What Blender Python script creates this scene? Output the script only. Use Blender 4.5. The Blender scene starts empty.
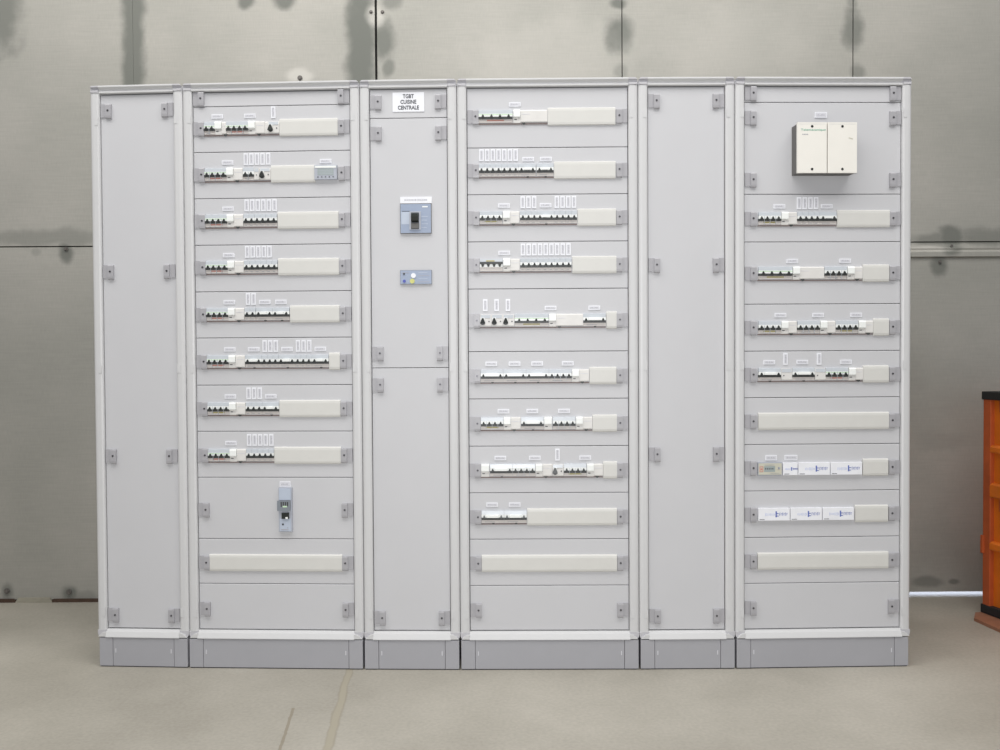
import bpy, math, random
from mathutils import Vector, Matrix
random.seed(7)
scene = bpy.context.scene
COL = scene.collection
# ------------------------------------------------------------------ camera
PITCH, YAW, ROLL, DIST, CAMH, FPX = 0.0222, -0.0166, -0.0058, 3.1009, 1.0374, 950.0
cp, sp, cy_, sy_ = math.cos(PITCH), math.sin(PITCH), math.cos(YAW), math.sin(YAW)
FW = Vector((sy_*cp, cy_*cp, -sp)); RT = Vector((cy_, -sy_, 0)); UP = RT.cross(FW)
cr, sr = math.cos(ROLL), math.sin(ROLL)
RT, UP = cr*RT + sr*UP, -sr*RT + cr*UP
CAM = Vector((0, -DIST, CAMH))
cam_data = bpy.data.cameras.new('camera'); cam = bpy.data.objects.new('camera', cam_data); COL.objects.link(cam)
cam_data.sensor_width = 36; cam_data.lens = FPX*36/1000; cam_data.clip_end = 100
m = Matrix((RT, UP, -FW)).transposed().to_4x4(); m.translation = CAM; cam.matrix_world = m
scene.camera = cam

def ray(u, v):
    return RT*(u-500)/FPX - UP*(v-375)/FPX + FW
def on_plane(u, v, P0, N):
    d = ray(u, v); return CAM + d*((P0-CAM).dot(N)/d.dot(N))
WALL_P, WALL_N = Vector((0, .902, 0)), Vector((-.0215, 1, 0)).normalized()
WDIR = Vector((1, .0215, 0)).normalized()
def wall_xz(u, v):
    p = on_plane(u, v, WALL_P, WALL_N); return (p-WALL_P).dot(WDIR), p.z

# ------------------------------------------------------------------ materials
def srgb(c):
    return tuple(((x/255)/12.92 if x/255 <= .04045 else ((x/255+.055)/1.055)**2.4) for x in c) + (1,)
def nd(nt, t, **kw):
    n = nt.nodes.new(t)
    for k, v in kw.items(): setattr(n, k, v)
    return n
MATS = {}
def mat(name, col, rough=.5, metal=0., noise=.03, nscale=30., bump=0., bscale=200., spec=.5):
    """painted / moulded surface: slight procedural mottling plus an optional fine bump"""
    if name in MATS: return MATS[name]
    mt = bpy.data.materials.new(name); mt.use_nodes = True; nt = mt.node_tree
    b = nt.nodes['Principled BSDF']
    b.inputs['Roughness'].default_value = rough; b.inputs['Metallic'].default_value = metal
    b.inputs['Specular IOR Level'].default_value = spec
    tc = nd(nt, 'ShaderNodeTexCoord'); n = nd(nt, 'ShaderNodeTexNoise')
    n.inputs['Scale'].default_value = nscale; n.inputs['Detail'].default_value = 4
    nt.links.new(tc.outputs['Object'], n.inputs['Vector'])
    r = nd(nt, 'ShaderNodeValToRGB'); c = srgb(col)
    r.color_ramp.elements[0].position = .3; r.color_ramp.elements[1].position = .7
    r.color_ramp.elements[0].color = tuple(x*(1-noise) for x in c[:3])+(1,)
    r.color_ramp.elements[1].color = tuple(min(1, x*(1+noise)) for x in c[:3])+(1,)
    nt.links.new(n.outputs['Fac'], r.inputs['Fac']); nt.links.new(r.outputs['Color'], b.inputs['Base Color'])
    if bump:
        n2 = nd(nt, 'ShaderNodeTexNoise'); n2.inputs['Scale'].default_value = bscale; n2.inputs['Detail'].default_value = 2
        nt.links.new(tc.outputs['Object'], n2.inputs['Vector'])
        bp = nd(nt, 'ShaderNodeBump'); bp.inputs['Strength'].default_value = bump; bp.inputs['Distance'].default_value = .001
        nt.links.new(n2.outputs['Fac'], bp.inputs['Height']); nt.links.new(bp.outputs['Normal'], b.inputs['Normal'])
    MATS[name] = mt; return mt
PANEL = mat('light_grey_powder_coat', (197, 197, 200), .5, noise=.012, nscale=6, bump=.15)
FRAME = mat('pale_grey_frame_paint', (204, 204, 205), .42, noise=.01)
CORNER = mat('grey_corner_plastic', (188, 187, 191), .5)
CLIP = mat('grey_clip_plastic', (168, 167, 171), .38, bump=.2)
SCREW = mat('dark_steel_screw', (95, 93, 98), .35, .5)
PLINTH = mat('mid_grey_plinth_paint', (163, 163, 168), .55, noise=.02, nscale=12, bump=.15)
MARK = mat('pale_plastic_cap', (205, 205, 210), .4)
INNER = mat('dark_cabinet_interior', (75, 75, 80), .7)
STRIP = mat('cream_blanking_plastic', (209, 208, 204), .45, noise=.012)
WHITE = mat('white_breaker_plastic', (236, 238, 236), .35)
CREAM = mat('warm_white_breaker_base', (214, 208, 204), .45)
COVER = mat('translucent_grey_label_cover', (192, 197, 203), .3)
BLACK = mat('black_toggle_plastic', (32, 36, 34), .35)
DARK = mat('charcoal_toggle_strip', (60, 62, 62), .45)
ROWSHADE = mat('brown_grey_row_shadow', (128, 112, 108), .6)
VIGI = mat('ivory_module_plastic', (217, 215, 212), .42)
RED = mat('red_print', (200, 138, 128), .5)
YEL = mat('olive_print', (178, 168, 112), .5)
GREEN = mat('pale_green_print', (196, 222, 190), .5)
LABW = mat('white_label_plastic', (234, 235, 240), .4)
LABI = mat('grey_label_insert', (208, 208, 214), .45)
INK = mat('faded_grey_ink', (164, 164, 172), .6)
INKD = mat('dark_ink', (70, 72, 78), .6)
BLUEF = mat('blue_grey_breaker_face', (150, 162, 184), .35)
BLUEL = mat('light_blue_breaker_face', (182, 191, 206), .3)
BLUEI = mat('blue_ink', (96, 112, 178), .6)
BLUEP = mat('pale_blue_ink', (178, 188, 222), .6)
LCD = mat('green_grey_lcd', (158, 168, 168), .25)
METER = mat('grey_meter_plastic', (172, 176, 186), .4)
BEIGE = mat('beige_meter_face', (198, 196, 180), .45)
CREAMBOX = mat('cream_contactor_plastic', (232, 229, 222), .42, noise=.01)
DKBOX = mat('dark_grey_contactor_plastic', (98, 96, 94), .5)
GRNTXT = mat('green_lettering', (110, 178, 152), .5)
ORANGE = mat('orange_paint', (214, 110, 24), .5, noise=.12, nscale=9)
ORANGED = mat('red_orange_worn_paint', (176, 82, 38), .55, noise=.15, nscale=14)
BLKB = mat('black_rubber_band', (30, 29, 30), .7)
WOOD = mat('reddish_brown_wood', (150, 104, 80), .6, noise=.15, nscale=20)
DKTOE = mat('dark_brown_toe', (70, 52, 40), .8, noise=.25, nscale=25)
BOLT = mat('dull_steel_bolt', (120, 116, 112), .45, .6)
STBLK = mat('slate_grey_terminal_plastic', (128, 134, 142), .4)
YBTN = mat('yellow_button', (200, 200, 120), .4)
BBTN = mat('blue_button', (70, 80, 165), .4)

# ------------------------------------------------------------------ mesh builder
class MB:
    def __init__(s): s.v = []; s.f = []; s.mi = []; s.mats = []
    def mid(s, mt):
        if mt not in s.mats: s.mats.append(mt)
        return s.mats.index(mt)
    def box(s, x0, x1, y0, y1, z0, z1, mt):
        return s.prism([(x0, z0), (x1, z0), (x1, z1), (x0, z1)], 'y', y0, y1, mt)
    def prism(s, pts, axis, a, b, mt):
        """closed profile pushed along an axis: 'x' takes (y,z), 'y' takes (x,z), 'z' takes (x,y)"""
        k = s.mid(mt); n = len(pts); o = len(s.v)
        def P(p, t): return (t, p[0], p[1]) if axis == 'x' else ((p[0], t, p[1]) if axis == 'y' else (p[0], p[1], t))
        s.v += [P(p, a) for p in pts] + [P(p, b) for p in pts]
        area = sum(pts[i][0]*pts[(i+1) % n][1]-pts[(i+1) % n][0]*pts[i][1] for i in range(n))
        flip = (area > 0) == (axis == 'y')
        if a > b: flip = not flip
        fs = [tuple(range(n))[::-1], tuple(range(n, 2*n))] + [(i, (i+1) % n, n+(i+1) % n, n+i) for i in range(n)]
        for f in fs:
            f = f[::-1] if flip else f
            s.f.append(tuple(o+i for i in f)); s.mi.append(k)
        return s
    def disc(s, x, z, r, y0, y1, mt, n=12):
        return s.prism([(x+r*math.cos(2*math.pi*i/n), z+r*math.sin(2*math.pi*i/n)) for i in range(n)], 'y', y0, y1, mt)
    def frustum(s, x0, x1, tx0, tx1, z0, z1, y0, y1, ty0, ty1, mt):
        k = s.mid(mt); o = len(s.v)
        s.v += [(x0, y0, z0), (x1, y0, z0), (x1, y1, z0), (x0, y1, z0), (tx0, ty0, z1), (tx1, ty0, z1), (tx1, ty1, z1), (tx0, ty1, z1)]
        for f in [(3, 2, 1, 0), (4, 5, 6, 7), (0, 1, 5, 4), (1, 2, 6, 5), (2, 3, 7, 6), (3, 0, 4, 7)]:
            s.f.append(tuple(o+i for i in f)); s.mi.append(k)
        return s
    def mesh(s, name):
        me = bpy.data.meshes.new(name); me.from_pydata(s.v, [], s.f)
        for mt in s.mats: me.materials.append(mt)
        me.polygons.foreach_set('material_index', s.mi); me.update(); return me
def link(name, me, parent=None, loc=(0, 0, 0), bevel=0):
    o = bpy.data.objects.new(name, me); COL.objects.link(o); o.location = loc
    if parent: o.parent = parent
    if bevel:
        b = o.modifiers.new('bevel', 'BEVEL'); b.width = bevel; b.segments = 2; b.limit_method = 'ANGLE'
    return o
def struct(o): o['kind'] = 'structure'; return o
def text_mesh(name, s, size, mt, depth=.0006, align='CENTER', squash=1., weight=0.):
    c = bpy.data.curves.new(name, 'FONT'); c.body = s; c.size = size; c.extrude = depth; c.align_x = align; c.align_y = 'CENTER'
    c.resolution_u = 3; c.offset = weight
    o = bpy.data.objects.new(name, c); COL.objects.link(o)
    dg = bpy.context.evaluated_depsgraph_get(); me = bpy.data.meshes.new_from_object(o.evaluated_get(dg))
    bpy.data.objects.remove(o)
    me.transform(Matrix.Scale(squash, 4, (1, 0, 0))); me.transform(Matrix.Rotation(math.pi/2, 4, 'X'))
    me.materials.clear(); me.materials.append(mt); return me

# ------------------------------------------------------------------ setting: wall, floor
def stain_nodes(nt, vec, stains):
    """each stain is an ellipse (cx, cz, rx, rz, strength) with a ragged rim; returns a 0..1 mask"""
    n = nd(nt, 'ShaderNodeTexNoise'); n.inputs['Scale'].default_value = 11; n.inputs['Detail'].default_value = 5
    nt.links.new(vec, n.inputs['Vector'])
    sub = nd(nt, 'ShaderNodeVectorMath', operation='SUBTRACT'); nt.links.new(n.outputs['Color'], sub.inputs[0]); sub.inputs[1].default_value = (.5, .5, .5)
    out = None
    for cx, cz, rx, rz, st in stains:
        w = min(.9, .45)
        mul = nd(nt, 'ShaderNodeVectorMath', operation='MULTIPLY'); nt.links.new(sub.outputs[0], mul.inputs[0])
        mul.inputs[1].default_value = (1.15, 0, 1.5)
        a = nd(nt, 'ShaderNodeVectorMath', operation='SUBTRACT'); nt.links.new(vec, a.inputs[0]); a.inputs[1].default_value = (cx, 0, cz)
        b = nd(nt, 'ShaderNodeVectorMath', operation='MULTIPLY'); nt.links.new(a.outputs[0], b.inputs[0]); b.inputs[1].default_value = (1/rx, 0, 1/rz)
        c = nd(nt, 'ShaderNodeVectorMath', operation='ADD'); nt.links.new(b.outputs[0], c.inputs[0]); nt.links.new(mul.outputs[0], c.inputs[1])
        l = nd(nt, 'ShaderNodeVectorMath', operation='LENGTH'); nt.links.new(c.outputs[0], l.inputs[0])
        r = nd(nt, 'ShaderNodeMapRange', interpolation_type='SMOOTHSTEP')
        r.inputs['From Min'].default_value = 1.4; r.inputs['From Max'].default_value = .5
        r.inputs['To Min'].default_value = 0; r.inputs['To Max'].default_value = st
        nt.links.new(l.outputs['Value'], r.inputs['Value'])
        if out is None: out = r.outputs[0]
        else:
            mx = nd(nt, 'ShaderNodeMath', operation='MAXIMUM'); nt.links.new(out, mx.inputs[0]); nt.links.new(r.outputs[0], mx.inputs[1]); out = mx.outputs[0]
    return out
def S(u, v, ru, rv, st):
    x, z = wall_xz(u, v); k = 4.05/FPX
    return (x, z, ru*k, rv*k, st)
dark_stains = [S(133, 30, 11, 190, .9), S(-4, 8, 26, 44, .75), S(246, 0, 9, 8, .9), S(284, 0, 12, 9, .9),
               S(361, 50, 14, 120, .95), S(356, 5, 9, 25, .8), S(384, 40, 12, 19, .85), S(388, 68, 6, 9, .7), S(392, 0, 9, 9, .6),
               S(619, 34, 14, 19, .95), S(618, 3, 9, 5, .9), S(620, 72, 7, 7, .6), S(853, 30, 11, 19, .8), S(858, 72, 8, 8, .6), S(852, 4, 5, 6, .5),
               S(45, 238, 75, 9, .45), S(66, 253, 7, 9, .85), S(36, 252, 5, 4, .3),
               S(951, 236, 12, 10, .8), S(935, 239, 26, 6, .55), S(985, 237, 32, 9, .55), S(951, 249, 9, 7, .7), S(940, 266, 8, 9, .8),
               S(928, 582, 14, 6, .6), S(954, 582, 6, 3, .7), S(942, 442, 22, 10, .18), S(942, 540, 30, 26, .15),
               S(7, 592, 6, 8, .6), S(69, 593, 9, 8, .75), S(84, 596, 12, 5, .35)]
light_stains = [S(300, 75, 13, 8, .85), S(375, 16, 9, 10, .7), S(560, 60, 90, 40, .25), S(925, 249, 26, 2.5, .7), S(740, 50, 80, 40, .2)]
def wall_material():
    mt = bpy.data.materials.new('galvanised_sheet_steel'); mt.use_nodes = True; nt = mt.node_tree; L = nt.links.new
    b = nt.nodes['Principled BSDF']; tc = nd(nt, 'ShaderNodeTexCoord'); vec = tc.outputs['Object']
    n = nd(nt, 'ShaderNodeTexNoise'); n.inputs['Scale'].default_value = 1.6; n.inputs['Detail'].default_value = 6; L(vec, n.inputs['Vector'])
    r = nd(nt, 'ShaderNodeValToRGB'); e = r.color_ramp.elements
    e[0].position = .3; e[0].color = srgb((164, 163, 156)); e[1].position = .7; e[1].color = srgb((184, 181, 174)); L(n.outputs['Fac'], r.inputs['Fac'])
    mp = nd(nt, 'ShaderNodeMapping'); mp.inputs['Scale'].default_value = (260, 1, 30); L(vec, mp.inputs['Vector'])
    n3 = nd(nt, 'ShaderNodeTexNoise'); n3.inputs['Scale'].default_value = 1; L(mp.outputs[0], n3.inputs['Vector'])
    mpb = nd(nt, 'ShaderNodeMapping'); mpb.inputs['Scale'].default_value = (8, 1, 160); L(vec, mpb.inputs['Vector'])
    n4 = nd(nt, 'ShaderNodeTexNoise'); n4.inputs['Scale'].default_value = 1; L(mpb.outputs[0], n4.inputs['Vector'])
    ad = nd(nt, 'ShaderNodeMath', operation='ADD'); L(n3.outputs['Fac'], ad.inputs[0]); L(n4.outputs['Fac'], ad.inputs[1])
    mr = nd(nt, 'ShaderNodeMapRange'); mr.inputs['From Min'].default_value = .6; mr.inputs['From Max'].default_value = 1.4; mr.inputs['To Min'].default_value = .93; mr.inputs['To Max'].default_value = 1.07; L(ad.outputs[0], mr.inputs['Value'])
    hs = nd(nt, 'ShaderNodeHueSaturation'); L(r.outputs['Color'], hs.inputs['Color']); L(mr.outputs[0], hs.inputs['Value'])
    m1 = nd(nt, 'ShaderNodeMix', data_type='RGBA'); L(stain_nodes(nt, vec, dark_stains), m1.inputs[0]); L(hs.outputs['Color'], m1.inputs[6]); m1.inputs[7].default_value = srgb((117, 119, 113))
    m2 = nd(nt, 'ShaderNodeMix', data_type='RGBA'); L(stain_nodes(nt, vec, light_stains), m2.inputs[0]); L(m1.outputs[2], m2.inputs[6]); m2.inputs[7].default_value = srgb((204, 201, 194))
    L(m2.outputs[2], b.inputs['Base Color'])
    b.inputs['Metallic'].default_value = .6; b.inputs['Roughness'].default_value = .6
    bp = nd(nt, 'ShaderNodeBump'); bp.inputs['Strength'].default_value = .15; bp.inputs['Distance'].default_value = .002
    L(n.outputs['Fac'], bp.inputs['Height']); L(bp.outputs['Normal'], b.inputs['Normal'])
    return mt
WALLM = wall_material()
WALLROT = math.atan(.0215)
ZS = 1.4975; ZT = 4.2; ZB = .02
seams = [wall_xz(q, 40)[0] for q in (133, 376, 622, 853)]
xs = [-5.0, -3.7, -2.66] + seams + [2.47, 3.5, 5.0]
w = MB()
gap = [.002, .003, .002, .006, .0035, .0035, .002, .003]
for i in range(len(xs)-1):
    g0 = {3: .0004, 4: .0050, 5: .002, 6: .002}.get(i, .0012); g1 = {2: .0004, 3: .0050, 4: .002, 5: .002}.get(i, .0012)
    a, b = xs[i]+g0, xs[i+1]-g1
    w.box(a, b, 0, .03, ZS+.003, ZT, WALLM)
    zl = .017 if i >= 6 else .012
    w.box(a, b, .002, .03, zl, ZS-.002, WALLM)
WG = mat('dark_wall_backing', (52, 52, 48), .8)
w.box(-5, 5, .03, .06, .03, ZT, WG)
wall = struct(link('wall_back', w.mesh('wall_back'), None, (0, .902, 0))); wall.rotation_euler.z = WALLROT
# right-hand lower panels end in a pressed flange under the horizontal seam
fx0, fx1 = 1.5, 3.6
fl = MB(); fl.prism([(.004, 1.491), (-.003, 1.488), (-.006, 1.471), (-.004, 1.463), (-.010, 1.455), (-.010, 1.436), (.004, 1.430)], 'x', fx0, fx1, WALLM)
o = struct(link('trim_1', fl.mesh('wall_flange'), None, (0, .902, 0))); o.rotation_euler.z = WALLROT
def wall_bolt(u, v, r=.008):
    x, z = wall_xz(u, v); b = MB(); b.disc(0, 0, r*1.5, -.0025, 0, BOLT, 16); b.disc(0, 0, r, -.008, -.0025, BOLT, 6)
    link('bolt', b.mesh('wall_bolt'), wall, (x, 0, z))
for q in ((371, 12, .005), (382.5, 12, .005), (300, 78, .007), (66, 249, .006), (951, 246, .006), (940, 262, .005), (69, 592, .008), (7, 591, .008)): wall_bolt(*q)
# foot of the wall: dark brown strips closing the slot below the sheets, mortar between at the left
def toe(name, u0, u1, z1, mt, y0=-.006, y1=.03):
    x0, _ = wall_xz(u0, 600); x1, _ = wall_xz(u1, 600)
    b = MB(); b.prism([(x0, 0), (x1, 0), (x1-.012, z1), (x0+.012, z1)], 'y', y0, y1, mt)
    o = struct(link(name, b.mesh(name), None, (0, .902, 0))); o.rotation_euler.z = WALLROT
toe('trim_2', -60, 17, .015, DKTOE); toe('trim_3', 51, 190, .014, DKTOE)
MORT = mat('pale_mortar', (150, 146, 132), .9, noise=.08)
toe('trim_4', 16, 53, .020, MORT, -.008)

def floor_material():
    mt = bpy.data.materials.new('stained_concrete'); mt.use_nodes = True; nt = mt.node_tree; L = nt.links.new
    b = nt.nodes['Principled BSDF']; b.inputs['Roughness'].default_value = .62; tc = nd(nt, 'ShaderNodeTexCoord'); vec = tc.outputs['Object']
    n = nd(nt, 'ShaderNodeTexNoise'); n.inputs['Scale'].default_value = 1.3; n.inputs['Detail'].default_value = 8; n.inputs['Roughness'].default_value = .6; L(vec, n.inputs['Vector'])
    r = nd(nt, 'ShaderNodeValToRGB'); e = r.color_ramp.elements
    e[0].position = .32; e[0].color = srgb((154, 149, 138)); e[1].position = .7; e[1].color = srgb((181, 176, 165)); L(n.outputs['Fac'], r.inputs['Fac'])
    n2 = nd(nt, 'ShaderNodeTexNoise'); n2.inputs['Scale'].default_value = 90; n2.inputs['Detail'].default_value = 4; L(vec, n2.inputs['Vector'])
    mr = nd(nt, 'ShaderNodeMapRange'); mr.inputs['From Min'].default_value = .3; mr.inputs['From Max'].default_value = .7; mr.inputs['To Min'].default_value = .93; mr.inputs['To Max'].default_value = 1.07; L(n2.outputs['Fac'], mr.inputs['Value'])
    hs = nd(nt, 'ShaderNodeHueSaturation'); L(r.outputs['Color'], hs.inputs['Color']); L(mr.outputs[0], hs.inputs['Value'])
    cur = hs.outputs['Color']
    # filled saw joint and hairline cracks, each a wobbling line on the slab
    def line(x0, y0, x1, y1, wd, col, st, y_hi, nsc=9, thr=0.):
        nonlocal cur
        sep = nd(nt, 'ShaderNodeSeparateXYZ'); L(vec, sep.inputs[0])
        k = (x1-x0)/(y1-y0)
        ma = nd(nt, 'ShaderNodeMath', operation='MULTIPLY_ADD'); L(sep.outputs[1], ma.inputs[0]); ma.inputs[1].default_value = -k; ma.inputs[2].default_value = k*y0-x0
        ad = nd(nt, 'ShaderNodeMath', operation='ADD'); L(sep.outputs[0], ad.inputs[0]); L(ma.outputs[0], ad.inputs[1])
        nn = nd(nt, 'ShaderNodeTexNoise'); nn.inputs['Scale'].default_value = nsc; nn.inputs['Detail'].default_value = 4; L(vec, nn.inputs['Vector'])
        wb = nd(nt, 'ShaderNodeMath', operation='MULTIPLY_ADD'); L(nn.outputs['Fac'], wb.inputs[0]); wb.inputs[1].default_value = wd*1.6; wb.inputs[2].default_value = -wd*.8
        a2 = nd(nt, 'ShaderNodeMath', operation='ADD'); L(ad.outputs[0], a2.inputs[0]); L(wb.outputs[0], a2.inputs[1])
        ab = nd(nt, 'ShaderNodeMath', operation='ABSOLUTE'); L(a2.outputs[0], ab.inputs[0])
        m1 = nd(nt, 'ShaderNodeMapRange'); m1.inputs['From Min'].default_value = wd; m1.inputs['From Max'].default_value = wd*.6; m1.inputs['To Min'].default_value = 0; m1.inputs['To Max'].default_value = st; L(ab.outputs[0], m1.inputs['Value'])
        c = nd(nt, 'ShaderNodeMath', operation='LESS_THAN'); L(sep.outputs[1], c.inputs[0]); c.inputs[1].default_value = y_hi
        m2 = nd(nt, 'ShaderNodeMath', operation='MULTIPLY'); L(m1.outputs[0], m2.inputs[0]); L(c.outputs[0], m2.inputs[1])
        mx = nd(nt, 'ShaderNodeMix', data_type='RGBA'); L(m2.outputs[0], mx.inputs[0]); L(cur, mx.inputs[6]); mx.inputs[7].default_value = srgb(col); cur = mx.outputs[2]
    line(-.551, -.02, -.503, -.636, .0165, (140, 132, 114), .6, .01)
    line(-.551, -.02, -.503, -.636, .0115, (166, 159, 142), .85, .01)
    line(-.656, -.372, -.625, -.637, .0055, (134, 124, 106), .7, -.34, 22)
    L(cur, b.inputs['Base Color'])
    bp = nd(nt, 'ShaderNodeBump'); bp.inputs['Strength'].default_value = .2; bp.inputs['Distance'].default_value = .002; L(n2.outputs['Fac'], bp.inputs['Height']); L(bp.outputs['Normal'], b.inputs['Normal'])
    return mt
f = MB(); f.box(-5, 5, -7, 1.1, -.1, 0, floor_material())
struct(link('floor', f.mesh('floor')))
yard = MB(); yard.box(-5, 5, 1.1, 6, -.1, -.002, mat('pale_outdoor_paving', (205, 210, 225), .8))
o = link('outdoor_paving', yard.mesh('outdoor_paving')); struct(o); o.name = 'floor_outside'

# ------------------------------------------------------------------ cabinets
JX = [-1.4045, -1.091, -.505, -.187, .401, .716, 1.2965]
JY = [.038, .022, .004, 0, .004, .011, .036]
PY = .010          # faceplate plane behind the frame front
MO = .01855          # width of one breaker module
POST = .031
CACHE = {}
def cached(key, fn):
    if key not in CACHE: CACHE[key] = fn()
    return CACHE[key]

def panel_mesh(x0, x1, z0, z1):
    b = MB(); b.prism([(.010, z0), (.001, z0), (0, z0+.001), (0, z1-.002), (.002, z1), (.010, z1)], 'x', x0, x1, PANEL); return b.mesh('front_panel')
def strip_mesh(n):
    b = MB(); b.prism([(0, .0285), (-.004, .028), (-.0065, .025), (-.0075, .018), (-.0075, -.020), (-.006, -.0265), (-.003, -.0285), (0, -.0285)], 'x', 0, n*MO, STRIP)
    return b.mesh('blanking_strip')
def clip_mesh(s):
    b = MB(); X = lambda a, c: (min(s*a, s*c), max(s*a, s*c))
    x0, x1 = X(0, .020); b.box(x0, x1, -.004, 0, -.021, .0225, CLIP)
    x0, x1 = X(.018, .037)
    b.prism([(0, .0225), (-.008, .0225), (-.0095, .019), (-.0095, -.016), (-.0085, -.0225), (-.005, -.0255), (0, -.0255)], 'x', x0, x1, CLIP)
    return b.mesh('panel_clip')
def screw_mesh():
    b = MB(); b.disc(0, 0, .0034, -.0015, 0, SCREW, 10); b.box(-.0026, .0026, -.0018, -.0014, -.0006, .0006, BLACK); return b.mesh('screw')
def body_parts(b, x0, x1, lab=COVER, gn=True):
    g = .0003
    b.box(x0+g, x1-g, -.006, 0, -.0195, -.009, CREAM)
    b.box(x0+g, x1-g, -.011, 0, -.009, -.0012, DARK)
    b.box(x0+g, x1-g, -.009, 0, -.0012, .0085, WHITE)
    b.prism([(0, .0085), (-.009, .0085), (-.0075, .0200), (-.006, .0212), (0, .0212)], 'x', x0+g, x1-g, lab)
    if gn: b.box(x0+g, x1-g, -.0093, -.008, .0045, .0072, GREEN)
def toggle_mesh(inv=False):
    b = MB(); s = -1 if inv else 1
    if not inv: b.frustum(-.0046, .0046, -.0010, .0010, -.002, .0062, -.0155, -.009, -.0135, -.009, BLACK)
    else: b.frustum(-.0022, .0022, -.0058, .0058, -.006, .004, -.0135, -.009, -.0155, -.009, BLACK)
    return b.mesh('toggle')
def breaker(kind, streak):
    def mk():
        b = MB(); tg = []
        if kind[0] == 'P': body_parts(b, 0, MO, gn=False); b.box(.004, .014, -.0094, -.009, .0062, .008, LABI); tg = [.5]
        elif kind in ('B4', 'B2', 'B1'):
            n = int(kind[1]); body_parts(b, 0, n*MO, gn=streak in ('g', 'r')); tg = [i+.5 for i in range(n)]
            for i in range(1, n): b.box(i*MO-.0004, i*MO+.0004, -.0115, 0, -.019, .008, COVER)
        elif kind == 'W4': body_parts(b, 0, 6*MO, gn=True); tg = [.8, 2.3, 3.8, 5.3]
        elif kind in ('L3', 'L4'):
            n = int(kind[1]); body_parts(b, 0, n*MO, gn=False); tg = [.5, n-.5]
            b.box(.95*MO, (n-.95)*MO, -.0175, -.009, -.0006, .0072, WHITE)
            b.disc(n*MO/2+.002, -.0205, .004, -.005, 0, DARK, 10)
        elif kind == 'K3':
            body_parts(b, 0, 3*MO, gn=False); tg = [.5, 2.5]; b.box(.95*MO, 2.05*MO, -.0135, -.009, -.005, -.0005, DARK)
        elif kind == 'I4':
            n = 4; b.box(0, n*MO, -.006, 0, -.0195, -.007, CREAM); b.box(0, n*MO, -.009, 0, -.007, .003, WHITE)
            b.box(0, n*MO, -.011, 0, .003, .0105, DARK); b.box(0, n*MO, -.008, 0, .0105, .0195, COVER)
            b.box(1.1*MO, 2.6*MO, -.0085, -.008, .0115, .0155, YEL); tg = [.5, 1.5, 2.5, 3.5]
        W = {'P': 1, 'W4': 6, 'L3': 3, 'L4': 4, 'K3': 3, 'I4': 4, 'B4': 4, 'B2': 2, 'B1': 1}[kind if kind[0] != 'P' else 'P']*MO
        if streak in ('r', 'y') and kind != 'I4':
            a = .22 if kind != 'W4' else .25
            b.box(a*W, (1-a)*W, -.0066, -.006, -.0145, -.0105, RED if streak == 'r' else YEL)
        elif kind != 'I4':
            b.box(.15*W, .6*W, -.0063, -.006, -.0165, -.015, INK)
        return b.mesh('circuit_breaker'), tg, W
    return cached(('brk', kind, streak), mk)
def put_breaker(par, x, z, kind, streak=None):
    me, tg, W = breaker(kind, streak)
    o = link('circuit_breaker', me, par, (x, PY, z))
    tm = cached(('tg', kind == 'I4'), lambda: toggle_mesh(kind == 'I4'))
    for t in tg: link('toggle', tm, o, (t*MO, 0, 0))
    return x+W
def put_vigi(par, x, z, w, lead=1.25):
    def mk():
        b = MB(); L_ = lead*MO; W = w*MO
        b.prism([(0, -.0215), (-.006, -.0215), (-.007, -.018), (-.007, -.0045), (0, -.0045)], 'x', .0003, L_, VIGI)
        b.box(.004, .012, -.0078, -.007, -.0115, -.009, INKD)
        if W > L_+.003:
            b.prism([(0, -.0195), (-.006, -.0195), (-.008, -.017), (-.008, .017), (-.006, .0205), (0, .0205)], 'x', L_+.0003, W, VIGI)
            b.box(L_+.003, min(W-.003, L_+.03), -.0085, -.008, .006, .0075, LABI)
            b.disc(L_+.011, -.0205, .0055, -.006, 0, DARK, 12)
        return b.mesh('residual_current_module')
    o = link('residual_current_module', cached(('vg', w, lead), mk), par, (x, PY, z))
    def mk2():
        b = MB(); b.prism([(0, -.004), (-.012, -.004), (-.0135, -.001), (-.0135, .016), (-.011, .021), (0, .021)], 'x', .0006, lead*MO-.0006, WHITE); return b.mesh('test_button_block')
    link('test_button_block', cached(('vb', lead), mk2), o)
def put_t(par, x, z, col=None):
    def mk():
        b = MB(); W = 2*MO
        b.prism([(0, -.0195), (-.007, -.0195), (-.008, -.016), (-.008, .010), (-.005, .0195), (0, .0195)], 'x', .0003, W, VIGI)
        b.prism([(0, .008), (-.0095, .008), (-.008, .018), (0, .0195)], 'x', .003, W-.003, COVER)
        b.disc(1.6*MO, -.003, .0022, -.010, -.008, INKD, 8); b.disc(.5*MO, -.007, .008, -.0105, -.008, DARK, 14)
        b.box(.2*MO, .8*MO, -.0115, -.008, .002, .009, WHITE)
        return b.mesh('circuit_breaker')
    o = link('circuit_breaker', cached('T', mk), par, (x, PY, z))
    def mk2():
        b = MB(); b.frustum(-.0085, .0085, -.0028, .0028, -.010, .008, -.018, -.008, -.0145, -.008, BLACK); return b.mesh('toggle')
    link('toggle', cached('Tt', mk2), o, (.5*MO, 0, 0))
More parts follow.
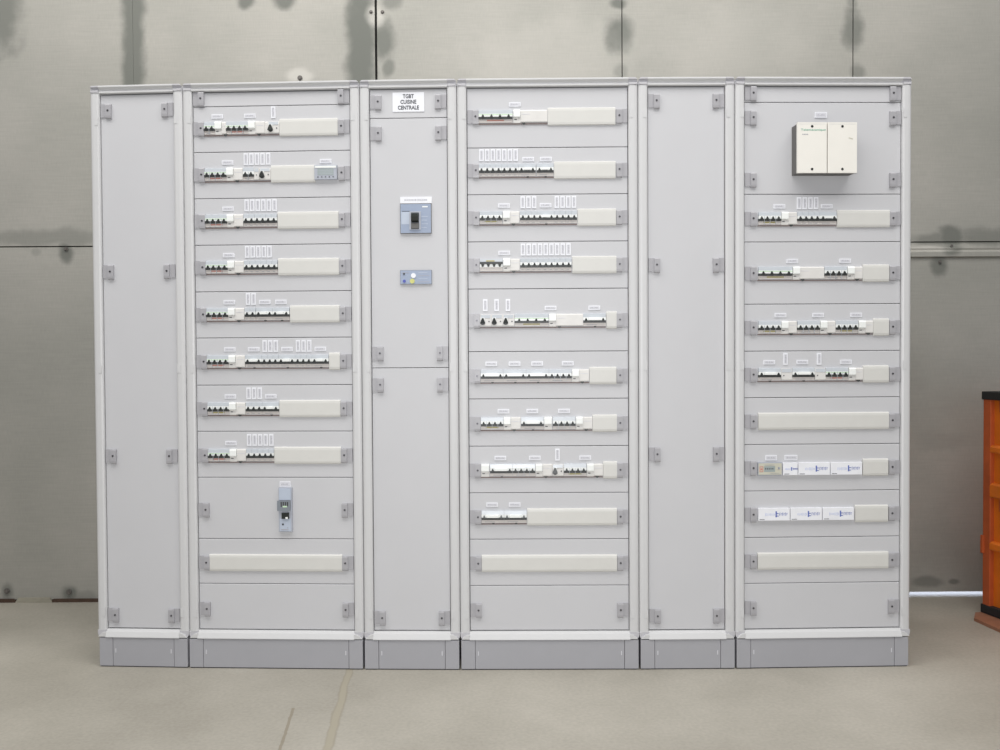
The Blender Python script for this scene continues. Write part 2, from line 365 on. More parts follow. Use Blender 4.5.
def put_aux(par, x, z, w=2):
    def mk():
        b = MB(); b.prism([(0, -.0195), (-.007, -.0195), (-.0085, -.016), (-.0085, .008), (-.0075, .0195), (0, .0195)], 'x', .0003, w*MO, VIGI)
        b.prism([(-.0085, .007), (-.0095, .007), (-.0083, .0185), (-.0075, .0185)], 'x', .002, w*MO-.002, COVER)
        b.disc(.45*MO, -.0035, .0018, -.010, -.0085, INKD, 8); return b.mesh('auxiliary_module')
    link('auxiliary_module', cached(('A', w), mk), par, (x, PY, z))
def put_filler(par, x, z, w):
    b = MB(); b.prism([(0, -.0195), (-.005, -.0195), (-.006, -.015), (-.006, .016), (-.004, .0195), (0, .0195)], 'x', .0003, w*MO, VIGI); link('filler_module', b.mesh('filler_module'), par, (x, PY, z))
def hlabel(par, x, z, var=0, w=.038, h=.0135):
    def mk():
        rnd = random.Random(var); b = MB(); b.box(-w/2, w/2, -.0025, 0, -h/2, h/2, LABW)
        b.box(-w/2+.002, w/2-.002, -.0029, -.0025, -h/2+.0022, h/2-.0022, LABI)
        x_ = -w/2+.006
        while x_ < w/2-.008:
            l = rnd.uniform(.0012, .003); b.box(x_, x_+l*.6, -.0031, -.0029, -.0022, rnd.choice((.0008, .0024)), INK); x_ += l+.0008
        return b.mesh('label_holder')
    link('label_holder', cached(('h', var, w, h), mk), par, (x, PY, z))
def vlabel(par, x, z, var=0):
    def mk():
        rnd = random.Random(50+var); b = MB(); w, h = .0145, .0385
        b.box(-w/2, w/2, -.0025, 0, -h/2, h/2, LABW); b.box(-w/2+.0026, w/2-.0026, -.0029, -.0025, -h/2+.004, h/2-.004, LABI)
        z_ = -h/2+.007
        while z_ < h/2-.007:
            l = rnd.uniform(.0012, .003); b.box(-.0022, rnd.choice((.0008, .0024)), -.0031, -.0029, z_, z_+l*.6, INK); z_ += l+.0008
        return b.mesh('label_holder')
    link('label_holder', cached(('v', var), mk), par, (x, PY, z))

class Cabinet:
    def __init__(s, i, label):
        a, b = Vector((JX[i], JY[i], 0)), Vector((JX[i+1], JY[i+1], 0))
        d = (b-a); s.W = d.length; s.dir = d.normalized(); s.o = (a+b)/2; s.ang = math.atan2(d.y, d.x)
        s.N = Vector((-s.dir.y, s.dir.x, 0))
        r = s.root = bpy.data.objects.new('electrical_cabinet', None); COL.objects.link(r); r.empty_display_size = .1
        r.location = s.o; r.rotation_euler.z = s.ang
        r['label'] = label; r['category'] = 'electrical cabinet'; r['group'] = 'cabinets of the grey switchboard row'
        s.L, s.R = -s.W/2, s.W/2; s.shell()
    def uz(s, u, v, y=PY):
        P0 = s.o + s.N*y; p = on_plane(u, v, P0, s.N); return (p-s.o).dot(s.dir), p.z
    def z(s, v, u): return s.uz(u, v)[1]
    def shell(s):
        L, R, r = s.L, s.R, s.root
        b = MB(); b.box(L+.014, R-.014, .0215, .235, .102, 1.912, PANEL)
        link('enclosure_body', b.mesh('enclosure_body'), r)
        b = MB(); b.box(L+.020, R-.020, .0200, .0215, .112, 1.905, INNER); link('interior_backing', b.mesh('interior_backing'), r)
        # posts
        g = .0006
        prof = [(0, .024), (0, .008), (.0015, .003), (.006, .0), (.012, -.001), (.024, -.001), (.029, .001), (POST, .005), (POST, .024)]
        for sd in (1, -1):
            b = MB(); pts = [((L+g+x) if sd > 0 else (R-g-x), y) for x, y in prof]
            b.prism(pts, 'z', .122, 1.907, FRAME); post = link('frame_post', b.mesh('frame_post'), r)
            for zc in (1.815, .995, .182):
                c = MB(); X = (L+.017, L+.028) if sd > 0 else (R-.028, R-.017)
                c.box(X[0], X[1], -.0022, -.0008, zc-.014, zc+.014, FRAME); link('post_tab', c.mesh('post_tab'), post)
        # rails
        b = MB(); b.prism([(.024, 1.930), (-.004, 1.930), (-.006, 1.928), (-.006, 1.9245), (.003, 1.917), (.004, 1.914), (-.001, 1.911), (-.001, 1.9065), (.006, 1.9045), (.024, 1.9045)], 'x', L+POST, R-POST, FRAME)
        link('top_rail', b.mesh('top_rail'), r)
        b = MB(); b.prism([(.024, .1245), (.006, .1245), (.004, .1235), (.001, .119), (-.002, .117), (-.010, .1015), (-.010, .0995), (.024, .1005)], 'x', L+POST, R-POST, FRAME)
        link('bottom_rail', b.mesh('bottom_rail'), r)
        for sd in (1, -1):
            b = MB(); X = lambda q: (L+g+q) if sd > 0 else (R-g-q)
            pts = [(X(0), 1.907), (X(0), 1.917), (X(.002), 1.924), (X(.007), 1.9285), (X(.013), 1.930), (X(POST), 1.930), (X(POST), 1.9045), (X(.026), 1.906)]
            b.prism(pts, 'y', .003, .024, CORNER)
            b.prism([(X(.003), 1.908), (X(.003), 1.915), (X(.029), 1.915), (X(.029), 1.907)], 'y', -.003, .003, CORNER)
            b.prism([(X(.001), 1.924), (X(.008), 1.930), (X(POST), 1.930), (X(POST), 1.9245)], 'y', -.005, .003, CORNER)
            link('frame_corner', b.mesh('frame_corner'), r, bevel=.0008)
            b = MB(); pts = [(X(0), .122), (X(0), .112), (X(.002), .1045), (X(.006), .1005), (X(POST), .1005), (X(POST), .1245), (X(.022), .122)]
            b.prism(pts, 'y', -.001, .024, CORNER)
            b.prism([(X(.004), .1008), (X(POST), .1008), (X(POST), .117), (X(.020), .115), (X(.010), .108)], 'y', -.008, -.001, FRAME)
            link('frame_corner', b.mesh('frame_corner'), r, bevel=.0008)
        # plinth
        e0 = .009 if L and s.root.name == 'electrical_cabinet' else .0035
        PW = .046; i0, i1 = L+.0035, R-.0035
        if abs(JX[0]-(s.o-s.dir*s.W/2).x) < .01: i0 = L+.009
        if abs(JX[6]-(s.o+s.dir*s.W/2).x) < .01: i1 = R-.009
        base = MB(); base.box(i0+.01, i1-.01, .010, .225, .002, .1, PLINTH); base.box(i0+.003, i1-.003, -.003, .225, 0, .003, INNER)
        pl = link('plinth', base.mesh('plinth'), r)
        for x0, x1 in ((i0, i0+PW-.0006), (i1-PW+.0006, i1)):
            b = MB(); b.box(x0, x1, -.007, .03, .0035, .0975, PLINTH); link('plinth_corner', b.mesh('plinth_corner'), pl, bevel=.001)
        b = MB(); b.box(i0+PW+.0006, i1-PW-.0006, -.0062, .02, .0035, .0975, PLINTH)
        q = link('plinth_panel', b.mesh('plinth_panel'), pl, bevel=.0008)
        for x in (i0+PW+.010, i1-PW-.010):
            b = MB(); b.box(x-.0016, x+.0016, -.0070, -.0060, .048, .062, MARK); link('plinth_cap', b.mesh('plinth_cap'), pl)
    def panels(s, seams_px, um, marks=()):
        zz = [1.9025] + [s.z(v, um) for v in seams_px] + [.1265]
        for a, b in zip(zz, zz[1:]):
            link('front_panel', panel_mesh(s.L+POST+.0028, s.R-POST-.0028, b+.0009, a-.0009), s.root, (0, PY, 0))
    def clips(s, z, sides=(1, -1)):
        for sd in sides:
            x = s.L+POST+.0030 if sd > 0 else s.R-POST-.0030
            c = link('panel_clip', cached(('clip', sd), lambda: clip_mesh(sd)), s.root, (x, PY-.0002, z))
            link('screw', cached('screw', screw_mesh), c, (sd*.0265, -.0093, .001))
    def row(s, v, u, toks, x0=None):
        """one din rail: tokens are (kind, module position[, width/option])"""
        z = s.z(v, u); X0 = s.L+.0700 if x0 is None else x0
        s.clips(z)
        end = max([t[1] + {'P': 1, 'B4': 4, 'B2': 2, 'W4': 6, 'L3': 3, 'L4': 4, 'K3': 3, 'I4': 4, 'T': 2}.get(t[0], 0) for t in toks if t[0] not in ('S', 'h', 'v')] + [0])
        zz = z+.0005
        for t in toks:
            k, p = t[0], t[1]; x = X0+p*MO; opt = t[2] if len(t) > 2 else None
            if k == 'V': put_vigi(s.root, x, zz, opt, t[3] if len(t) > 3 else 1.25); end = max(end, p+opt)
            elif k == 'T': put_t(s.root, x, zz)
            elif k == 'A': put_aux(s.root, x, zz, opt or 2); end = max(end, p+(opt or 2))
            elif k == 'F': put_filler(s.root, x, zz, opt); end = max(end, p+opt)
            elif k == 'S': link('blanking_strip', cached(('strip', round(opt, 2)), lambda: strip_mesh(opt)), s.root, (x, PY, z))
            elif k == 'h': hlabel(s.root, x, z+(t[3] if len(t) > 3 else .0405), opt or int(p*10) % 5)
            elif k == 'v': vlabel(s.root, x, z+.0510, opt or int(p*10) % 6)
            elif k == 'P':
                for j in range(opt or 1): put_breaker(s.root, x+j*MO, zz, 'P')
                end = max(end, p+(opt or 1))
            else: put_breaker(s.root, x, zz, k, opt)
        if end > 0:
            b = MB(); b.box(X0, X0+end*MO, -.0035, 0, -.0245, -.0212, ROWSHADE); link('row_shadow_strip', b.mesh('row_shadow_strip'), s.root, (0, PY, z))  # dark strip imitating the shadow line beneath the devices, shade put into its colour
        return z, X0

# --- A: narrow, blank
A = Cabinet(0, 'narrow plain grey cabinet without any breakers at the far left end of the row')
A.panels([], 137)
for v in (110.6, 271.7, 456, 614.8): A.clips(A.z(v, 140))

# --- B: wide, left
B = Cabinet(1, 'wide grey cabinet of breaker rows, second from left, with a slim motor starter')
B.panels([105.6, 151.4, 197.8, 244.5, 291.3, 337.6, 384.9, 431.2, 477.3, 538.7, 583.7], 272)
B.clips(B.z(98, 272)); B.clips(B.z(509.7, 275)); B.clips(B.z(608.9, 277))
vl = lambda a, n, st=0: [('v', a+k, (k*7+st) % 5+1) for k in range(n)]
B.row(128.0, 271, [('B2', 0, 'g'), ('V', 2, 2.0), ('B4', 4, 'r'), ('V', 8, 2.9), ('F', 10.9, .6), ('T', 11.5), ('S', 13.55, 10.4), ('h', 2.35), ('h', 8.2), ('v', 12.4)])
B.row(174.0, 293, [('B4', 0, 'r'), ('V', 4, 2.9), ('B2', 6.95), ('A', 8.95, .9), ('T', 9.9), ('S', 11.95, 7.9), ('h', 4.1)] + vl(7.4, 5))
B.row(220.3, 300, [('B4', 0, 'r'), ('V', 4, 2.9), ('P', 6.95, 6), ('S', 13.05, 10.9), ('h', 4.1)] + vl(7.45, 6, 1))
B.row(266.8, 300, [('B4', 0, 'r'), ('V', 4, 2.9), ('P', 6.95, 6), ('S', 13.05, 10.9), ('h', 4.1)] + vl(7.45, 5, 2))
B.row(314.0, 303, [('B4', 0, 'r'), ('V', 4, 2.9), ('P', 6.95, 2), ('L3', 9.0), ('L3', 12.0), ('S', 15.1, 8.85), ('h', 4.1), ('v', 7.5, 3), ('v', 8.5, 4), ('h', 10.5), ('h', 13.4)])
B.row(361.1, 333, [('B4', 0, 'r'), ('V', 4, 2.9), ('L3', 6.95), ('P', 9.95, 3), ('L3', 12.95), ('P', 15.95, 3), ('L3', 18.95), ('S', 22.0, 1.95), ('h', 4.1), ('h', 8.4), ('h', 14.4), ('h', 20.4)] + vl(10.4, 3) + vl(16.4, 3, 2))
B.row(408.5, 307, [('B4', 0, 'y'), ('V', 4, 2.9), ('P', 6.95, 3), ('L3', 9.95), ('S', 13.0, 10.95), ('h', 4.1), ('h', 11.4)] + vl(7.4, 3))
B.row(455.2, 307, [('B4', 0, 'r'), ('V', 4, 2.9), ('P', 6.95, 5), ('S', 12.0, 11.95), ('h', 4.1)] + vl(7.4, 5, 3))
B.row(562.6, 275, [('S', 0, 24.0)])
# digital timer on the second row
zc = B.z(173.0, 326); x0, _ = B.uz(315.2, 173); x1, _ = B.uz(337.6, 173)
b = MB(); b.box(x0, x1, -.012, 0, -.023, .024, METER); b.box(x0+.002, x1-.002, -.0135, -.012, .014, .021, WHITE)
tm = link('digital_timer', b.mesh('digital_timer'), B.root, (0, PY, zc), bevel=.0008)
b = MB(); b.box(x0+.011, x1-.011, -.0128, -.0118, -.009, .012, LCD)
for k in range(3): b.box(x0+.014, x1-.014, -.013, -.0127, -.006+k*.006, -.0045+k*.006, METER)
link('display_screen', b.mesh('display_screen'), tm)
for k in range(5):
    b = MB(); xx = x0+.012+k*(x1-x0-.024)/4; b.box(xx-.002, xx+.002, -.0135, -.012, -.0165, -.0135, INKD); link('button', b.mesh('button'), tm)
hlabel(B.root, (x0+x1)/2-.002, zc+.0385, 3)
# slim motor starter in the tall panel
def rect(C, u0, v0, u1, v1, y=PY):
    a, b_ = C.uz(u0, v0, y), C.uz(u1, v1, y); return a[0], b_[0], b_[1], a[1]
x0, x1, z0, z1 = rect(B, 279.3, 487.2, 293.0, 531.3)
b = MB(); b.box(x0, x1, -.010, 0, z0, z1, METER); b.box(x0+.003, x1-.003, -.014, -.010, z1-.040, z1-.003, BLUEL)
b.box(x0+.004, x1-.004, -.0112, -.010, z0+.003, z0+.044, BLUEL)
b.disc(x0+.014, z0+.025, .0035, -.012, -.0112, INKD); b.disc(x0+.030, z0+.014, .0016, -.012, -.0112, INK); b.box(x0+.008, x1-.012, -.0116, -.0112, z0+.006, z0+.009, INK)
st = link('motor_starter', b.mesh('motor_starter'), B.root, (0, PY, 0)); st['label'] = 'slim vertical blue and grey motor starter with black window'
b = MB(); b.box(x0-.003, x1-.004, -.018, -.010, z1-.076, z1-.043, STBLK)
for k in range(4): b.box(x0+.009+k*.007, x0+.013+k*.007, -.0186, -.018, z1-.062+.002*(k % 2), z1-.046, DARK)
b.box(x0+.016, x0+.030, -.0188, -.018, z1-.064, z1-.059, GREEN); link('terminal_block', b.mesh('terminal_block'), st)
b = MB(); b.box(x0+.011, x1-.009, -.016, -.010, z0+.044, z0+.064, BLACK); b.box(x0+.024, x0+.032, -.0165, -.016, z0+.044, z0+.050, WHITE); link('selector_knob', b.mesh('selector_knob'), st)
hlabel(B.root, (x0+x1)/2-.002, z1+.010, 2, .036, .019)

# --- C: narrow, sign and main switch
Cc = Cabinet(2, 'narrow grey cabinet with the white name sign and a blue main breaker, third from left')
Cc.panels([118.0, 367.8], 409)
for v in (102.2, 133.5, 353.4, 384.8, 617.6): Cc.clips(Cc.z(v, 409))
x0, x1, z0, z1 = rect(Cc, 392.6, 92.8, 424.2, 111.6)
b = MB(); b.box(x0, x1, -.002, 0, z0, z1, LABW); sg = link('sign_plate', b.mesh('sign_plate'), Cc.root, (0, PY, 0)); sg['label'] = 'white sign reading TGBT CUISINE CENTRALE'
for t, fz in (('TGBT', .79), ('CUISINE', .5), ('CENTRALE', .2)):
    link('lettering', text_mesh('lettering', t, .0178, INKD, .0004, squash=.8, weight=.0004), sg, ((x0+x1)/2, -.0024, z0+(z1-z0)*fz))
# main breaker face
x0, x1, z0, z1 = rect(Cc, 400.3, 204.0, 431.8, 233.6)
b = MB(); b.box(x0, x1, -.006, 0, z0, z1, DKBOX); b.box(x0+.0015, x1-.0015, -.008, -.004, z0+.0015, z1-.0015, BLUEF)
b.box(x0+.004, x0+.030, -.0084, -.008, z0+.030, z0+.070, BLUEL); b.box(x0+.006, x0+.032, -.0084, -.008, z1-.026, z1-.024, INKD)
b.box(x1-.030, x1-.012, -.0084, -.008, z1-.013, z1-.009, WHITE)
for k in range(4): b.box(x0+.070, x0+.070+.018+.003*(k % 2), -.0084, -.008, z0+.018+k*.012, z0+.020+k*.012, BLUEL)
mb = link('main_breaker', b.mesh('main_breaker'), Cc.root, (0, PY, 0), bevel=.0006); mb['label'] = 'square blue-grey main breaker with black rocker handle'
xm = x0+(x1-x0)*.48
b = MB(); b.box(xm-.019, xm+.019, -.0105, -.008, z0+.012, z1-.026, METER); b.box(xm-.013, xm+.013, -.013, -.0105, z0+.014, z1-.030, INKD)
esc = link('escutcheon', b.mesh('escutcheon'), mb)
b = MB(); b.prism([(-.013, z0+.036), (-.024, z0+.040), (-.028, z0+.052), (-.026, z0+.062), (-.013, z0+.066)], 'x', xm-.0115, xm+.0115, BLACK); b.box(xm-.012, xm+.012, -.016, -.013, z0+.016, z0+.032, DKBOX)
link('handle', b.mesh('handle'), mb)
a0, a1, b0, b1 = rect(Cc, 400.3, 197.2, 431.8, 203.2)
b = MB(); b.box(a0, a1, -.003, 0, b0, b1, LABW); x = a0+.014; rn = random.Random(3)
while x < a1-.016:
    l = rn.uniform(.002, .004); b.box(x, x+l*.6, -.0034, -.003, (b0+b1)/2-.0025, (b0+b1)/2+.003, INK); x += l+.0008
link('label_holder', b.mesh('label_holder'), Cc.root, (0, PY, 0))
x0, x1, z0, z1 = rect(Cc, 400.3, 270.3, 432.0, 284.2)
b = MB(); b.box(x0, x1, -.004, 0, z0, z1, DKBOX); b.box(x0+.001, x1-.001, -.006, -.003, z0+.001, z1-.001, BLUEF)
for k in range(4): b.box(x0+.060, x1-.008-.006*(k % 2), -.0064, -.006, z0+.007+k*.010, z0+.0085+k*.010, BLUEL if k % 2 else INK)
b.box(x0+.006, x0+.030, -.0064, -.006, z1-.010, z1-.008, INK)
el = link('residual_current_relay', b.mesh('relay'), Cc.root, (0, PY, 0)); el['label'] = 'flat blue-grey relay face with yellow and blue buttons'
for xx, zz, rr, mt in ((.014, .010, .005, BBTN), (.040, .010, .008, YBTN), (.044, .028, .008, LABW), (.013, .034, .003, INKD)):
    b = MB(); b.disc(x0+xx, z0+zz, rr, -.009, -.006, mt, 16); link('button', b.mesh('button'), el)

# --- D: wide, middle
D = Cabinet(3, 'wide grey cabinet of nine breaker rows, directly right of the cabinet with the name sign')
D.panels([147.4, 194.2, 241.4, 288.6, 351.3, 398.6, 445.9, 492.6, 539.0, 585.3], 548)
D.row(116.8, 548, [('W4', 0, 'r'), ('V', 6.1, 6), ('S', 12.15, 11.85), ('h', 6.4)])
D.row(170.3, 570, [('P', 0, 7), ('L3', 7), ('L3', 10.15), ('S', 13.2, 10.80), ('h', 8.7, 1, .037), ('h', 11.8, 2, .037)] + vl(.5, 7))
D.row(217.6, 570, [('B4', 0.1, 'y'), ('V', 4.2, 2.9), ('P', 7.2, 3), ('L3', 10.2), ('P', 13.2, 4), ('S', 17.3, 6.75), ('h', 4.4), ('h', 11.7)] + vl(7.7, 3) + vl(13.7, 4, 1))
D.row(264.9, 570, [('I4', 0.1, 'y'), ('V', 4.2, 2.9), ('P', 7.2, 9), ('S', 16.35, 7.75), ('h', 4.4)] + vl(7.7, 9))
D.row(320.3, 570, [('T', 0.05), ('T', 2.07), ('T', 4.09), ('W4', 6.15, 'y'), ('V', 12.2, 6), ('L4', 18.2), ('S', 22.3, 1.85), ('v', 1), ('v', 3), ('v', 5), ('h', 12.5), ('h', 20.2)])
D.row(375.7, 570, [('L4', 0.1), ('L4', 4.12), ('L4', 8.14), ('B4', 12.16, None), ('V', 16.2, 3.0), ('S', 19.3, 4.75), ('h', 2), ('h', 6.1), ('h', 10.1), ('h', 15.5)])
D.row(423.2, 570, [('B4', 0.1, 'y'), ('V', 4.12, 3.0), ('L4', 7.2), ('V', 11.25, 1.5, 1.4), ('B4', 12.8, None), ('V', 16.85, 2.9), ('S', 19.8, 4.30), ('h', 4.1), ('h', 9.2), ('h', 14.8)])
D.row(470.0, 570, [('V', 0.1, 1.5, 1.45), ('L4', 1.65), ('B4', 5.67, None), ('V', 9.7, 2.9), ('T', 12.65), ('B4', 14.7, 'y'), ('V', 18.75, 2.85), ('S', 21.65, 2.45), ('h', 3.5), ('h', 9.6), ('v', 13.6, 4), ('h', 18.5)])
D.row(516.6, 570, [('L4', 0.1), ('L4', 4.12), ('S', 8.2, 15.85), ('h', 2.0), ('h', 6.0)])
D.row(563.0, 548, [('S', 0.1, 23.95)])
D.clips(D.z(609.8, 548))

# --- E: narrow, blank
E_ = Cabinet(4, 'narrow plain grey cabinet without breakers, between the two wide cabinets on the right')
E_.panels([], 689)
for v in (101.2, 265.0, 454, 615.5): E_.clips(E_.z(v, 689))

# --- F: wide, right
F = Cabinet(5, 'wide grey cabinet at the right end, with the cream contactor box near its top')
F.panels([102.4, 194.2, 241.8, 303.9, 350.8, 397.3, 444.0, 490.4, 536.8, 582.6], 822)
F.clips(F.z(93.8, 822)); F.clips(F.z(118.2, 822)); F.clips(F.z(180, 822)); F.clips(F.z(606.8, 822))
FX = F.L+.0755
F.row(218.8, 835, [('B4', 0.1, 'y'), ('V', 4.1, 2.8), ('P', 6.95, 4), ('K3', 10.95), ('S', 14.05, 9.40), ('h', 3.9), ('h', 12.3)] + vl(7.4, 4), FX)
F.row(273.3, 835, [('W4', 0.1, 'y'), ('V', 6.15, 5.6), ('B4', 11.8, None), ('V', 15.85, 2.75), ('S', 18.65, 4.70), ('h', 6.2), ('h', 15.6)], FX)
F.row(327.3, 835, [('B4', 0.1, 'y'), ('V', 4.1, 2.8), ('B4', 7.0, None), ('V', 11.02, 2.75), ('B4', 13.8, 'y'), ('V', 17.85, 2.65), ('S', 20.55, 2.80), ('h', 4.1), ('h', 10.8), ('h', 17.6)], FX)
F.row(374.2, 835, [('L4', 0.1), ('A', 4.12, 1.95), ('L4', 6.1), ('A', 10.12, 1.9), ('B4', 12.05, 'r'), ('V', 16.1, 2.6), ('S', 18.75, 4.60), ('h', 2.1), ('v', 5.0), ('h', 8.0), ('v', 11.0, 3), ('h', 15.8)], FX)
F.row(420.8, 825, [('S', 0.1, 23.30)], FX)
z6, _ = F.row(467.3, 835, [('S', 18.75, 4.55)], FX)
z7, _ = F.row(513.6, 835, [('S', 17.4, 5.90)], FX)
F.row(560.3, 822, [('S', 0, 23.40)], FX)
def relay_box(px0, px1, z, small=False):
    x0, x1 = FX+px0*MO, FX+px1*MO; h = .0205
    b = MB(); b.box(x0+.0008, x1-.0008, -.010, 0, z-h, z+h, LABW); o = link('relay_module', b.mesh('relay_module'), F.root, (0, PY, 0), bevel=.0008)
    b = MB(); w_ = x1-x0; cx = x0+w_*.58; rn = random.Random(int(px0*10)); k = .75 if small else 1.3
    for j in range(8):
        xx = cx-.029*k+j*.0032*k; hh = .0035*k*rn.uniform(.6, 1.2); b.box(xx, xx+.0012, -.0106, -.010, z-hh, z+hh*.9, BLUEP)
    b.box(cx-.003*k, cx+.0005, -.0106, -.010, z-.007*k, z+.008*k, BLUEI); b.box(cx, cx+.005*k, -.0106, -.010, z+.0015, z+.004, BLUEI)
    b.box(cx, cx+.005*k, -.0106, -.010, z-.005*k, z-.003*k, BLUEI)
    for j in range(6):
        xx = cx+.007*k+j*.0036*k; hh = (.0032 if j % 2 else .0042)*k; b.box(xx, xx+.0014, -.0106, -.010, z-hh*.8, z+hh, BLUEI); b.box(xx, xx+.0028*k, -.0106, -.010, z+hh-.001, z+hh, BLUEI)
    link('printed_logo', b.mesh('printed_logo'), o, (0, 0, 0))
    b = MB()
    for j in range(6): b.box(x0+.005+j*.0028, x0+.007+j*.0028, -.0106, -.010, z-h+.0032, z-h+.0052, INKD)
    link('small_print', b.mesh('small_print'), o)
for a_, b_, s_ in ((4.4, 7.1, True), (7.15, 12.85, False), (12.9, 18.6, False)): relay_box(a_, b_, z6-.003, s_)
for a_, b_ in ((0, 5.7), (5.75, 11.45), (11.5, 17.15)): relay_box(a_, b_, z7+.001)
x0, x1 = FX, FX+4.3*MO; zc = z6-.002
b = MB(); b.box(x0, x1, -.008, 0, zc-.0215, zc+.0215, METER); b.box(x0+.002, x1-.002, -.0095, -.008, zc-.019, zc+.018, BEIGE)
b.box(x0+.020, x0+.056, -.0099, -.0095, zc-.010, zc+.009, LCD)
for k in range(5): b.box(x0+.023+k*.006, x0+.026+k*.006, -.0102, -.0099, zc-.002, zc+.0025, INKD)
b.box(x0+.021, x0+.054, -.0102, -.0099, zc+.012, zc+.0135, INK); b.box(x0+.040, x0+.070, -.0102, -.0099, zc-.015, zc-.0138, INK)
mt_ = link('control_relay', b.mesh('control_relay'), F.root, (0, PY, 0)); mt_['label'] = 'beige control relay with a red framed square'
b = MB()
for q in ((.005, .017, .006, .008), (.005, .017, -.010, -.008), (.005, .007, -.010, .008), (.015, .017, -.010, .008)): b.box(x0+q[0], x0+q[1], -.0101, -.0095, zc+q[2], zc+q[3], RED)
b.box(x0+.008, x0+.014, -.0101, -.0095, zc-.004, zc+.002, RED); link('red_mark', b.mesh('red_mark'), mt_)
b = MB(); b.disc(x1-.011, zc+.002, .004, -.011, -.0095, METER); b.box(x1-.0125, x1-.0115, -.0115, -.011, zc-.001, zc+.006, INKD); link('dial', b.mesh('dial'), mt_)
hlabel(F.root, FX+2.45*MO, z6+.0335, 1, .038, .0165); hlabel(F.root, FX+6.0*MO, z6+.0335, 4, .042, .0165)
# contactor box
yf = PY-.058
x0, x1, z0, z1 = rect(F, 797.4, 122.2, 857.0, 172.8, yf)
xm, _ = F.uz(827.3, 150, yf)
b = MB(); b.box(x0+.001, x1-.003, -.048, 0, z0+.001, z1-.003, DKBOX)
for k in range(7): b.box(x0+.012+k*.025, x0+.024+k*.025, -.038, -.03, z0+.0015, z0+.006, BLACK)
ct = link('contactor', b.mesh('contactor'), F.root, (0, PY, 0), bevel=.001); ct['label'] = 'boxy cream contactor pair on a dark grey base'
for q0, q1 in ((x0, xm-.0015), (xm+.0015, x1)):
    b = MB(); b.box(q0, q1, -.058, -.049, z0, z1, CREAMBOX); b.box(q0+.004, q1-.004, -.0583, -.058, z1-.006, z1-.0055, METER)
    for zz in (z0+.012, z1-.013): b.disc((q0+q1)/2, zz, .0042, -.0588, -.056, BLACK, 12)
    link('contactor_cover', b.mesh('contactor_cover'), ct, bevel=.0015)
link('lettering', text_mesh('lettering', 'Telemecanique', .0095, GRNTXT, .0003, squash=1.4), ct, ((x0+xm)/2+.003, -.0584, z1-.024))
b = MB()
for k in range(4): b.box(x0+.016+k*.005, x0+.0195+k*.005, -.0586, -.058, z1-.040, z1-.037, INK)
for k in range(4): b.box(x1-.027+k*.0035, x1-.0245+k*.0035, -.0586, -.058, z1-.052-k*.001, z1-.048-k*.001, BEIGE)
link('small_print', b.mesh('small_print'), ct)
lx, lz = F.uz(820.7, 115.2); hlabel(F.root, lx, lz, 2, .040, .0185)

# ------------------------------------------------------------------ orange crate on its board
d = Vector((.22, -.975, 0)).normalized(); nrm = Vector((d.y, -d.x, 0))   # along the ribbed face / outward
if nrm.x > 0: nrm = -nrm
org = Vector((1.832, .640, 0))
def crate_mesh(fn, name):
    b = MB(); fn(b); return b.mesh(name)
cr_ = bpy.data.objects.new('orange_crate', None); COL.objects.link(cr_)
cr_.location = org + Vector((0, 0, .0125)); cr_.rotation_euler.z = math.atan2(d.y, d.x)
cr_['label'] = 'tall orange ribbed crate with black end bands standing on a thin brown board'; cr_['category'] = 'crate'
LEN, TH, HT = .62, .42, .868   # local x = along face, local +y = into the body (away from the outward normal)
b = MB(); b.box(0, LEN, .012, TH, .03, HT-.03, ORANGE); link('crate_body', b.mesh('crate_body'), cr_)
for x0, x1 in ((0, .040), (LEN-.040, LEN), (LEN/2-.02, LEN/2+.02)):
    b = MB(); b.box(x0, x1, -.006, .02, .03, HT-.03, ORANGED); link('corner_stile', b.mesh('corner_stile'), cr_, bevel=.003)
for zc, h_ in ((.270, .034), (.486, .056), (.646, .030)):
    b = MB(); b.prism([(.014, zc-h_/2), (-.003, zc-h_/2), (-.006, zc-h_/2+.005), (-.006, zc+h_/2-.008), (.002, zc+h_/2), (.014, zc+h_/2)], 'x', .038, LEN-.038, ORANGE); link('rib', b.mesh('rib'), cr_)
for zc in (.43, HT-.055):
    for xx in (.075, LEN-.10): 
        b = MB(); b.box(xx, xx+.03, .004, .014, zc-.022, zc+.022, ORANGED); link('hinge_lug', b.mesh('hinge_lug'), cr_)
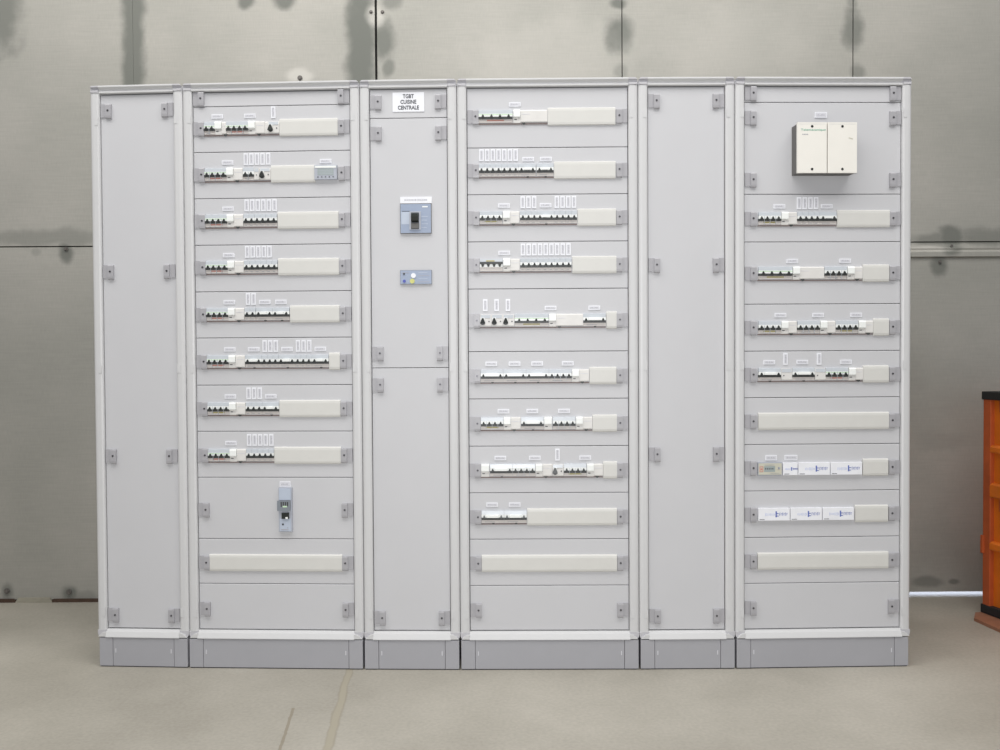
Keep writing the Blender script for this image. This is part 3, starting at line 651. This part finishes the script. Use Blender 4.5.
b = MB(); b.box(-.004, .010, -.014, -.004, .235, .305, ORANGED); link('side_latch', b.mesh('side_latch'), cr_, bevel=.002)
for z0, z1 in ((0, .034), (HT-.032, HT)):
    b = MB(); b.box(-.006, LEN+.006, -.010, TH+.006, z0, z1, BLKB); link('end_band', b.mesh('end_band'), cr_, bevel=.003)
b = MB()
loc = lambda p: ((Vector(p)-org).dot(d), (Vector(p)-org).dot(-nrm))
b.prism([loc((1.757, .560, 0)), loc((1.800, .640, 0)), loc((2.22, .70, 0)), loc((2.32, .06, 0)), loc((1.83, .02, 0))][::-1], 'z', 0, .012, WOOD)
bd = link('wooden_board', b.mesh('wooden_board'), None, org); bd.rotation_euler.z = cr_.rotation_euler.z
bd['label'] = 'thin reddish brown board lying on the concrete under the orange crate'; bd['category'] = 'board'

# ------------------------------------------------------------------ light
wd = bpy.data.worlds.new('hall_light'); scene.world = wd; wd.use_nodes = True
wn = wd.node_tree; bg = wn.nodes['Background']; bg.inputs[0].default_value = (.93, .96, 1, 1); bg.inputs[1].default_value = .17
def area(name, loc, target, sx, sy, power, col=(1, 1, 1)):
    l = bpy.data.lights.new(name, 'AREA'); l.shape = 'RECTANGLE'; l.size = sx; l.size_y = sy; l.energy = power; l.color = col
    o = bpy.data.objects.new(name, l); COL.objects.link(o); o.location = loc
    o.rotation_euler = (Vector(target)-Vector(loc)).to_track_quat('-Z', 'Y').to_euler(); return o
area('skylight', (-.4, -1.7, 4.6), (-.3, .3, 0), 7.5, 2.0, 222, (1, .985, .955))
area('front_fill', (-.5, -6.8, 1.9), (0, 0, 1.0), 4, 2.6, 42, (.97, .98, 1))  # unseen fill lamp, added behind the camera to brighten the cabinet fronts
area('camera_flash', (0, -3.12, 1.13), (0, 0, .95), .08, .05, 35, (.97, .98, 1))
area('outdoor_daylight', (1.9, 1.75, .5), (1.9, .95, 0), 2.6, .5, 40, (.72, .80, 1))
vs = scene.view_settings; vs.view_transform = 'Standard'; vs.look = 'None'; vs.gamma = 1; vs.use_curve_mapping = False; vs.exposure = 0
